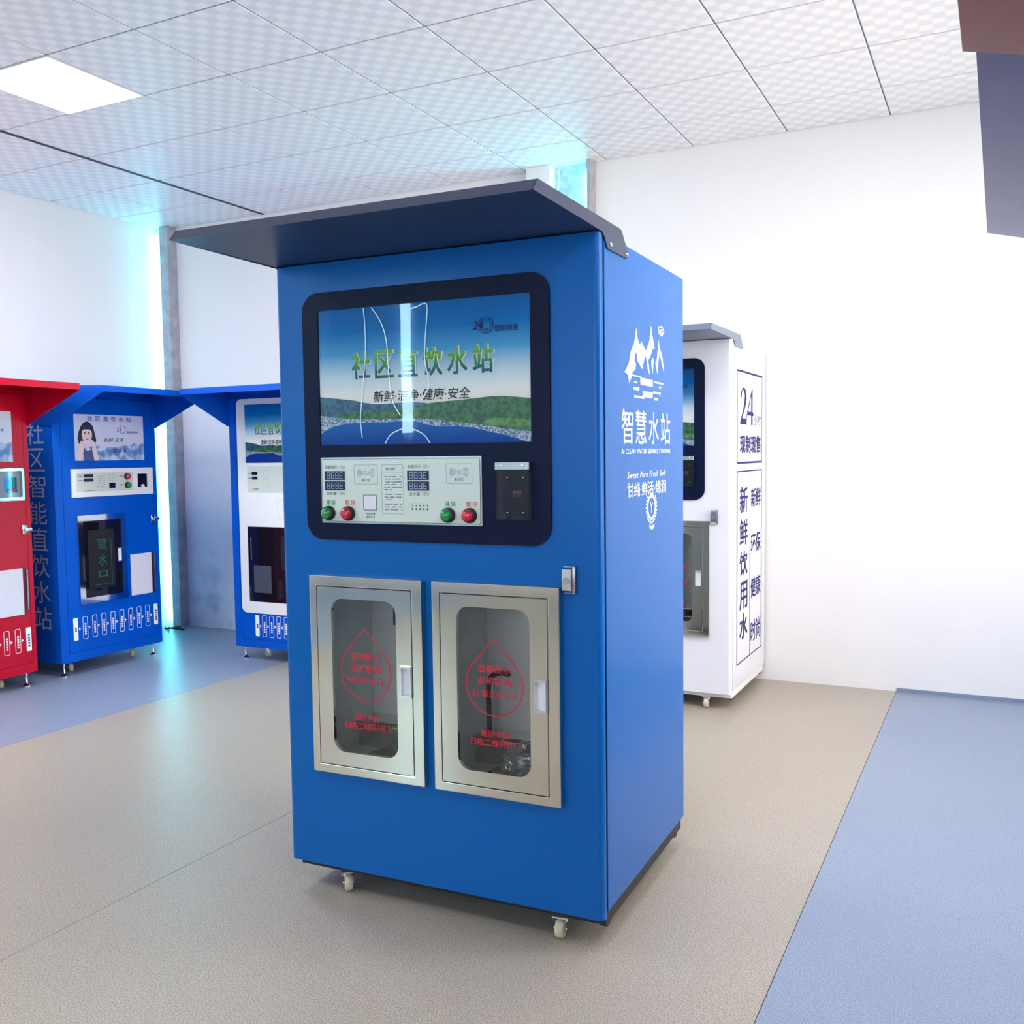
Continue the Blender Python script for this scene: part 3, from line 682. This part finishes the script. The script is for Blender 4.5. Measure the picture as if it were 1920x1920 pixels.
letters(sp, 'AI CLEAN WATER SERVICE STATION', .178, .694, 1.475, 1.490, S_, INKWHITE, smp)
letters(sp, 'Sweet Pure Fresh Soft', .234, .643, 1.398, 1.418, S_, INKWHITE, smp, shear=.3, space=1.15)
letters(sp, '甘纯·鲜活·绵润', .233, .643, 1.338, 1.384, S_, INKWHITE, smp, bold=.004)
bm = bmesh.new(); ex, ez = .478, 1.297
ribbon(bm, [(ex+.044*math.cos(t*PI/20), ez+.040*math.sin(t*PI/20)) for t in range(40)], .007, S_, smp, closed=True)
ribbon(bm, [(ex+.037*math.cos(t*PI/20), ez+.034*math.sin(t*PI/20)) for t in range(40)], .0025, S_, smp, closed=True)
ribbon(bm, [(ex, ez-.018), (ex, ez+.002), (ex-.014, ez+.018)], .005, S_, smp); ribbon(bm, [(ex, ez+.002), (ex+.012, ez+.014)], .005, S_, smp)
for k in range(20):
    a = -PI/2+(k-9.5)/9.5*2.3; p = Vector((ex+.056*math.cos(a), ez+.051*math.sin(a)))
    sheet(bm, [(p.x+.0085*math.cos(a+.6), p.y+.007*math.sin(a+.6)), (p.x+.004*math.cos(a+2.2), p.y+.004*math.sin(a+2.2)), (p.x-.0085*math.cos(a+.6), p.y-.007*math.sin(a+.6)), (p.x-.004*math.cos(a+2.2), p.y-.004*math.sin(a+2.2))], S_, smp)
for k in range(7): sheet(bm, [(ex-.024+k*.008, 1.234-.008*(1-abs(k-3)/3)), (ex-.020+k*.008, 1.243-.008*(1-abs(k-3)/3)), (ex-.0165+k*.008, 1.234-.008*(1-abs(k-3)/3)), (ex-.020+k*.008, 1.225-.008*(1-abs(k-3)/3))], S_, smp)
obj('wreath_emblem', bm, INKWHITE, sp)

white, sp, smp = wide_machine('glossy white water vending machine standing against the bare white wall', (-1.347-1.148, 5.305, 0), 0.0, .845, WHITE, GREY, GREY, 'white')
bm = bmesh.new()
ribbon(bm, rect(.125, .752, 1.412, 1.940), .016, S_, smp, closed=True); ribbon(bm, rect(.124, .747, .242, 1.362), .016, S_, smp, closed=True)
ribbon(bm, [(.440, .247), (.440, 1.357)], .012, S_, smp)
obj('border_lines', bm, INKNAVY, sp)
# serif numerals cut as outlines
def num(pts, a0, a1, b0, b1): return [(a0+x*(a1-a0), b0+y*(b1-b0)) for x, y in pts]
bm = bmesh.new()
sheet(bm, num([(0, 0), (.95, 0), (1, .30), (.93, .30), (.86, .17), (.30, .17), (.72, .45), (.90, .62), (.92, .78), (.82, .93), (.60, 1), (.35, .98), (.15, .88), (.06, .74), (.16, .70), (.24, .76), (.28, .88), (.42, .94), (.58, .90), (.66, .78), (.62, .62), (.45, .42), (0, .07)], .19, .355, 1.634, 1.85), S_, smp)
bm4 = num([(.60, 0), (.92, 0), (.92, .26), (1.06, .26), (1.06, .36), (.92, .36), (.92, 1), (.78, 1), (.0, .36), (.0, .26), (.66, .26), (.66, 0)], .36, .51, 1.634, 1.85)
sheet(bm, bm4, S_, smp); obj('numerals', bm, INKNAVY, sp)
bm = bmesh.new(); sheet(bm, num([(.14, .37), (.64, .37), (.64, .80)], .36, .51, 1.634, 1.85), S_*1.6, smp); obj('numeral_counter', bm, WHITE, sp)
letters(sp, '小时', .53, .71, 1.637, 1.70, S_, INKNAVY, smp); letters(sp, '现制现售', .19, .71, 1.47, 1.57, S_, INKNAVY, smp, fat=.0045)
for ch, z0, z1 in (('新', 1.12, 1.27), ('鲜', .93, 1.08), ('饮', .75, .89), ('用', .55, .71), ('水', .374, .52)): letters(sp, ch, .19, .375, z0, z1, S_, INKNAVY, smp, fat=.0045)
for ch, z0, z1 in (('新鲜', 1.14, 1.254), ('环保', .861, .977), ('健康', .585, .708), ('时尚', .312, .442)): letters(sp, ch, .465, .72, z0, z1, S_, INKNAVY, smp, fat=.003)

# crumpled clear bag left in the right compartment of the blue machine
bm = bmesh.new(); bmesh.ops.create_icosphere(bm, subdivisions=4, radius=1)
from mathutils import noise as mnoise
for v in bm.verts:
    n = mnoise.noise(v.co*2.3)*.35+mnoise.noise(v.co*6.1)*.2+abs(mnoise.noise(v.co*11.0))*.18
    v.co = Vector((v.co.x*.082, v.co.y*.07, max(v.co.z, -.55)*.058))*(1+n)
zmin = min(v.co.z for v in bm.verts)
for v in bm.verts: v.co.z -= zmin
bag = tag(obj('plastic_bag', bm, BAGM, None, 25), 'crumpled clear plastic bag lying inside the right dispensing compartment', 'bag')
cth, sth = math.cos(.0254), math.sin(.0254)
bag.location = (-2.173+.862*cth-.11*sth, 2.519+.862*sth+.11*cth, .465)

# ------------------------------------------------------------------ the compact single-door machines
def compact_machine(label, loc, rz, paint, kind, lip=.507, roof_rise=.02, D=.80, awning=False, W=.865):
    ZT = 1.955 if not awning else 2.02
    t = thing('water_vending_machine', label, 'vending machine', loc, rz)
    obj('cabinet_shell', B(0, W, .004, D, .095, ZT, bev=.006, seg=2), paint, t, 40)
    dr = obj('front_door', P(rect(.066, W-.033, .158, 1.90), [], 0, .008), paint, t)
    fm = bmesh.new(); plate(fm, rrect(0, W, .095, 1.90, .006, 2), [rect(.063, W-.03, .155, 1.898)], 0, .006); obj('front_frame', fm, paint, t)
    # canopy with deep triangular gussets
    zl0, zl1 = (1.965, 2.005) if awning else (1.910, 1.950); zr = zl1+roof_rise
    X_ = lambda a, b, c: Vector((c, a, b))
    bm = bmesh.new()
    if awning:        # plain folded sheet sloping down towards the cabinet
        plate(bm, [(-lip, zl0), (-lip, zl1), (-lip+.03, zl1), (.0, 1.885), (.0, 1.835)], [], 0, W, X_)
    else: plate(bm, [(-lip, zl0), (-lip, zl1), (.02, zr), (.02, zr-.004), (-lip+.003, zl1-.004), (-lip+.003, zl0)], [], 0, W, X_)
    if not awning: box(bm, 0, W, .016, .02, min(ZT-.02, zr-.06), zr)
    cn = obj('canopy', bm, {DBLUE: GLOSSB, RED: GLOSSR}[paint] if awning else paint, t)
    for c0, c1 in (() if awning else ((-.004, 0), (W, W+.004))):
        obj('gusset', P([(-lip, zl0), (-lip, zl1), (.02, zr), (.16, zr-.03), (.16, 1.72), (.02, 1.70), (-.015, 1.705)], [], c0, c1, X_), paint, cn)
    for u_ in (.05, W-.05): foot(t, u_, .045, .096); foot(t, u_, D-.05, .096)
    for u_ in (.17, W-.17): caster(t, u_, .13, .096, .03, .9); caster(t, u_, D-.14, .096, .03, .3)
    # flow chart of filter stages
    if kind != 'white':
        p0, pz = .1, .238
    else: p0, pz = .194, .180
    n = 10; step = (.83-.037-p0+.0)/(n-1)
    for k in range(n):
        a = p0+k*step; w = .036; ends = k in (0, n-1)
        bm = bmesh.new()
        if ends: plate(bm, rrect(a, a+w, pz, pz+.155, .006, 3), [], -.0012, -.0002)
        else: ribbon(bm, rrect(a, a+w, pz, pz+.155, .008, 4), .003, -.001, closed=True)
        lab = obj('stage_label', bm, INKWHITE, dr); bm = bmesh.new()
        for q in range(2 if ends and k == 0 else 5): sheet(bm, rect(a+.012, a+.025, pz+.098-q*.017-(.02 if k == 0 else 0), pz+.110-q*.017-(.02 if k == 0 else 0)), -.0014)
        obj('stage_words', bm, INKNAVY if ends else INKWHITE, dr)
        if k < n-1:
            bm = bmesh.new(); sheet(bm, [(a+w+.008, pz+.066), (a+w+.022, pz+.077), (a+w+.008, pz+.088)], -.001); obj('stage_arrow', bm, INKWHITE, dr)
    if kind == 'white':
        ws = obj('white_fascia', P(rrect(.077, .788, .350, 1.895, .045, 8), [rect(.150, .56, .434, .979)], -.006, 0), PWHITE, t, 30)
        adv, mp = landscape(t, .158, .70, 1.438, 1.854, -.0085)
        bm = bmesh.new(); sheet(bm, rect(.158, .70, 1.438, 1.854), -.0125); obj('clear_cover', bm, ACRYL, adv)
        cp = obj('control_panel', B(.168, .70, -.010, -.006, 1.229, 1.415, bev=.001), PANEL, t); z0c = -.0106
        for z in (1.352, 1.318):
            obj('number_display', B(.212, .262, -.012, -.010, z, z+.022), LCD, cp)
            bm = bmesh.new(); dashes(bm, .180, .205, z+.011, .010, z0c, 3, 1); obj('panel_words', bm, INKG, cp)
        bm = bmesh.new(); ribbon(bm, rect(.315, .365, 1.335, 1.385), .0015, z0c, closed=True); ribbon(bm, rect(.32, .365, 1.262, 1.318), .0012, z0c, closed=True); dashes(bm, .215, .27, 1.25, .01, z0c, 6, 1); obj('panel_print', bm, INKG, cp)
        button(cp, .55, 1.36, .02, -.010, REDB); button(cp, .55, 1.29, .02, -.010, GREENB)
        sq = bmesh.new(); ribbon(sq, rect(.438, .56, 1.04, 1.172), .002, -.0064, closed=True); obj('service_hatch', sq, INKG, t)
        cb = bmesh.new(); plate(cb, rect(.150, .56, .434, .979), [rect(.153, .557, .437, .976)], -.006, -.003); obj('dispensing_frame', cb, STEEL, t)
        bm = bmesh.new(); box(bm, .153, .557, -.004, -.001, .437, .976); dw = obj('dispensing_door', bm, mat('dark_mirror_glass', rgb(40, 42, 60), .05, .7, noise=.05, nscale=4), t)
        obj('handle', B(.178, .186, -.012, -.004, .74, .90, bev=.001), STEEL2, dw)
        obj('tap_housing', B(.20, .36, -.010, -.004, .50, .70, bev=.004), mat('dark_grey_plastic', rgb(70, 76, 92), .3, noise=.05, nscale=30), dw)
        return t
    # poster
    u0, u1, z0, z1 = .170, .757, 1.468, 1.787
    po = obj('poster', B(u0, u1, -.0012, 0, z0, z1), mat('pale_poster_paper', rgb(206, 212, 236), .35, noise=.04, nscale=4), t)
    def pm(a, b, c): return Vector((u0+a*(u1-u0), c, z0+b*(z1-z0)))
    def lay(name, pts, m, k):
        bm = bmesh.new(); sheet(bm, pts, -.0012-.0004*k, pm); return obj(name, bm, m, po)
    lay('printed_water', [(0, 0), (1, 0), (1, .40), (.92, .36), (.86, .39), (.78, .33), (.70, .34), (.60, .29), (.45, .30), (.34, .33), (.2, .30), (.1, .38), (0, .42)], WAVE, 1)
    lay('printed_hair', [(.08, .30), (.04, .45), (.06, .62), (.09, .74), (.13, .82), (.18, .85), (.22, .82), (.26, .74), (.28, .60), (.30, .45), (.28, .32), (.25, .45), (.12, .45)], HAIR, 2)
    lay('printed_arms', [(.03, 0), (.05, .30), (.09, .44), (.13, .36), (.12, .26), (.24, .26), (.25, .42), (.28, .40), (.30, .20), (.33, 0)], SKIN, 3)
    lay('printed_dress', [(.11, 0), (.11, .18), (.13, .28), (.16, .22), (.20, .22), (.23, .27), (.25, .12), (.26, 0)], DRESS, 4)
    lay('printed_face', [(.17+.072*math.cos(k*PI/12), .56+.165*math.sin(k*PI/12)) for k in range(24)], SKIN, 4)
    lay('printed_fringe', [(.095, .58), (.10, .72), (.14, .81), (.18, .83), (.22, .80), (.25, .70), (.25, .58), (.235, .655), (.20, .675), (.14, .675), (.11, .655)], HAIR, 5)
    bm = bmesh.new()
    for a in (.142, .196): sheet(bm, [(a+.013*math.cos(k*PI/5), .60+.016*math.sin(k*PI/5)) for k in range(10)], -.0036, pm)
    obj('printed_eyes', bm, HAIR, po)
    bm = bmesh.new(); sheet(bm, [(.145, .485), (.17, .47), (.195, .485), (.18, .455), (.16, .455)], -.0036, pm); obj('printed_mouth', bm, INKRED, po)
    bm = bmesh.new(); ribbon(bm, [(.17+.05*math.cos(k*PI/10), .40+.07*math.sin(k*PI/10)) for k in range(20)], .025, -.0034, pm, closed=True); obj('printed_hands', bm, SKIN, po)
    for i, ch in enumerate('社区直饮水站'): letters(po, ch, .18+i*.113, .18+i*.113+.075, .86, .97, -.0024, mat('poster_blue_ink', rgb(40, 80, 170), .5, noise=.05, nscale=50), pm, bold=.012)
    letters(po, '24', .60, .665, .635, .73, -.0024, INKNAVY, pm); letters(po, '现制现售', .74, .91, .60, .655, -.0024, mat('poster_blue_ink', rgb(40, 80, 170)), pm, bold=.01)
    bm = bmesh.new(); ribbon(bm, [(.68+.045*math.cos(k*PI/12-2.4), .685+.085*math.sin(k*PI/12-2.4)) for k in range(20)], .008, -.0024, pm); obj('clock_emblem', bm, INKNAVY, po)
    letters(po, '新鲜·洁净', .405, .695, .40, .50, -.0024, INK, pm, shear=.2); letters(po, '健康·安全', .53, .81, .17, .27, -.0024, INKNAVY, pm, shear=.2)
    # control panel in a white surround
    cs = obj('control_panel', P(rect(.128, .823, 1.218, 1.412), [rect(.165, .640, 1.252, 1.385), rect(.682, .772, 1.270, 1.368)], -.010, 0), PWHITE, t)
    obj('panel_print', B(.165, .640, -.006, -.001, 1.252, 1.385), PANEL, cs)
    for z in (1.352, 1.323): obj('number_display', B(.228, .305, -.0075, -.006, z, z+.023), LCD, cs)
    bm = bmesh.new()
    for z in (1.363, 1.334): dashes(bm, .188, .220, z, .010, -.0065, 3, 1)
    ribbon(bm, rect(.43, .485, 1.325, 1.368), .0015, -.0065, closed=True); ribbon(bm, [(.44, 1.355), (.457, 1.335), (.475, 1.352)], .002, -.0065)
    for k in range(6): dashes(bm, .335, .40, 1.355-k*.014, .007, -.0065, k)
    for z in (1.356, 1.292): dashes(bm, .525, .553, z, .010, -.0065, 5, 1)
    dashes(bm, .225, .31, 1.262, .009, -.0065, 8); obj('panel_words', bm, INKG, cs)
    obj('scanner_window', B(.435, .487, -.0075, -.006, 1.272, 1.310), LCD, cs)
    button(cs, .589, 1.352, .024, -.006, REDB); button(cs, .592, 1.288, .024, -.006, GREENB)
    bx = bmesh.new(); box(bx, .682, .772, -.003, -.001, 1.270, 1.368); obj('coin_window', bx, mat('dark_mirror_glass', rgb(40, 42, 60), .05, .7, noise=.05, nscale=4), cs)
    bm = bmesh.new(); cyl(bm, (.728, -.014, 1.278), (.728, -.003, 1.278), .013, n=16); obj('coin_knob', bm, PWHITE, cs, 40)
    if kind == 'red':
        cbx = obj('coin_box', P(rrect(.60, .806, 1.226, 1.425, .012, 4), [rrect(.615, .791, 1.241, 1.410, .01, 4)], -.035, -.0102), STEEL, t, 30)
        bm = bmesh.new(); sheet(bm, rrect(.615, .791, 1.241, 1.410, .01, 4), -.030); obj('clear_cover', bm, HOLDER, cbx)
        bm = bmesh.new(); cyl(bm, (.735, -.034, 1.288), (.735, -.030, 1.288), .010, n=14); obj('coin_knob', bm, INKRED, cbx, 40)
    # dispensing door: mirror-bright frame, dark glass with green words, pull
    fr = obj('dispensing_door', P(rect(.157, .557, .480, 1.092), [rect(.20, .515, .520, 1.052)], -.016, 0), CHROME, t)
    obj('glass_pane', B(.20, .515, -.010, -.002, .520, 1.052), mat('dark_mirror_glass', rgb(40, 42, 60), .05, .7, noise=.05, nscale=4), fr)
    obj('dark_window', P(rrect(.235, .455, .575, .985, .02, 4), [], -.0112, -.010), BLACK, fr)
    gi = mat('dull_green_ink', rgb(20, 110, 90), .5, noise=.05, nscale=40)
    for ch, z in (('取', .845), ('水', .735), ('口', .640)): letters(fr, ch, .315, .385, z-(0 if ch != '口' else -.01), z+.075-(0 if ch != '口' else .02), -.0118, gi)
    bm = bmesh.new(); ribbon(bm, [(.30, .915), (.425, .915), (.425, .60), (.29, .60)], .004, -.0118); obj('green_outline', bm, gi, fr)
    pl = obj('recessed_pull', P(rect(.470, .510, .745, .850), [rect(.476, .504, .752, .843)], -.022, -.009), CHROME, fr)
    obj('pull_well', B(.476, .504, -.013, -.009, .752, .843), PWHITE, fr)
    # white hatch with a dark side slot
    hp = obj('white_hatch', B(.597, .787, -.004, 0, .482, .782, bev=.001), PAPER, t)
    obj('hatch_slot', B(.787, .806, -.003, 0, .482, .790), SEAM if kind == 'blue' else mat('dark_crimson', rgb(110, 10, 40), .4, noise=.05, nscale=9), hp)
    obj('hatch_pull', B(.806, .815, -.014, 0, .51, .77, bev=.001), STEEL2, hp)
    # lock
    lk = obj('door_lock', B(.796, .834, -.010, 0, 1.0, 1.06, bev=.006, seg=2), CHROME, t, 40)
    bm = bmesh.new(); cyl(bm, (.815, -.03, 1.03), (.815, -.010, 1.03), .013, n=16); box(bm, .80, .85, -.034, -.026, 1.02, 1.042, bev=.003); obj('lock_lever', bm, CHROME, lk, 40)
    # faded vertical words on the left side
    for i, ch in enumerate('社区智能直饮水站'):
        z = 1.735-i*.1795; letters(t, ch, -.255, -.085, z-.155, z, .0008, INKPALE if kind == 'blue' else INKWHITE, lambda a, b, c: Vector((-c, -a, b)), bold=.0)
    return t

compact_machine('blue water vending machine with a poster of a girl, left of the grey corner post', (-5.656, 4.315, 0), PI/2, DBLUE, 'blue')
compact_machine('red water vending machine cut off by the left edge of the picture', (-5.643, 3.259, 0), PI/2, RED, 'red')
compact_machine('blue machine with a white front panel, half hidden behind the large blue one', (-5.026, 5.287, 0), 0.0, DBLUE, 'white', lip=.45)
compact_machine('machine whose glossy blue canopy hangs into the upper right corner', (.471, 2.44, 0), -PI/2, DBLUE, 'blue', awning=True, W=1.108)
compact_machine('machine whose red canopy shows at the very top of the right edge', (.456, 1.323, 0), -PI/2, RED, 'red', awning=True, W=1.138)
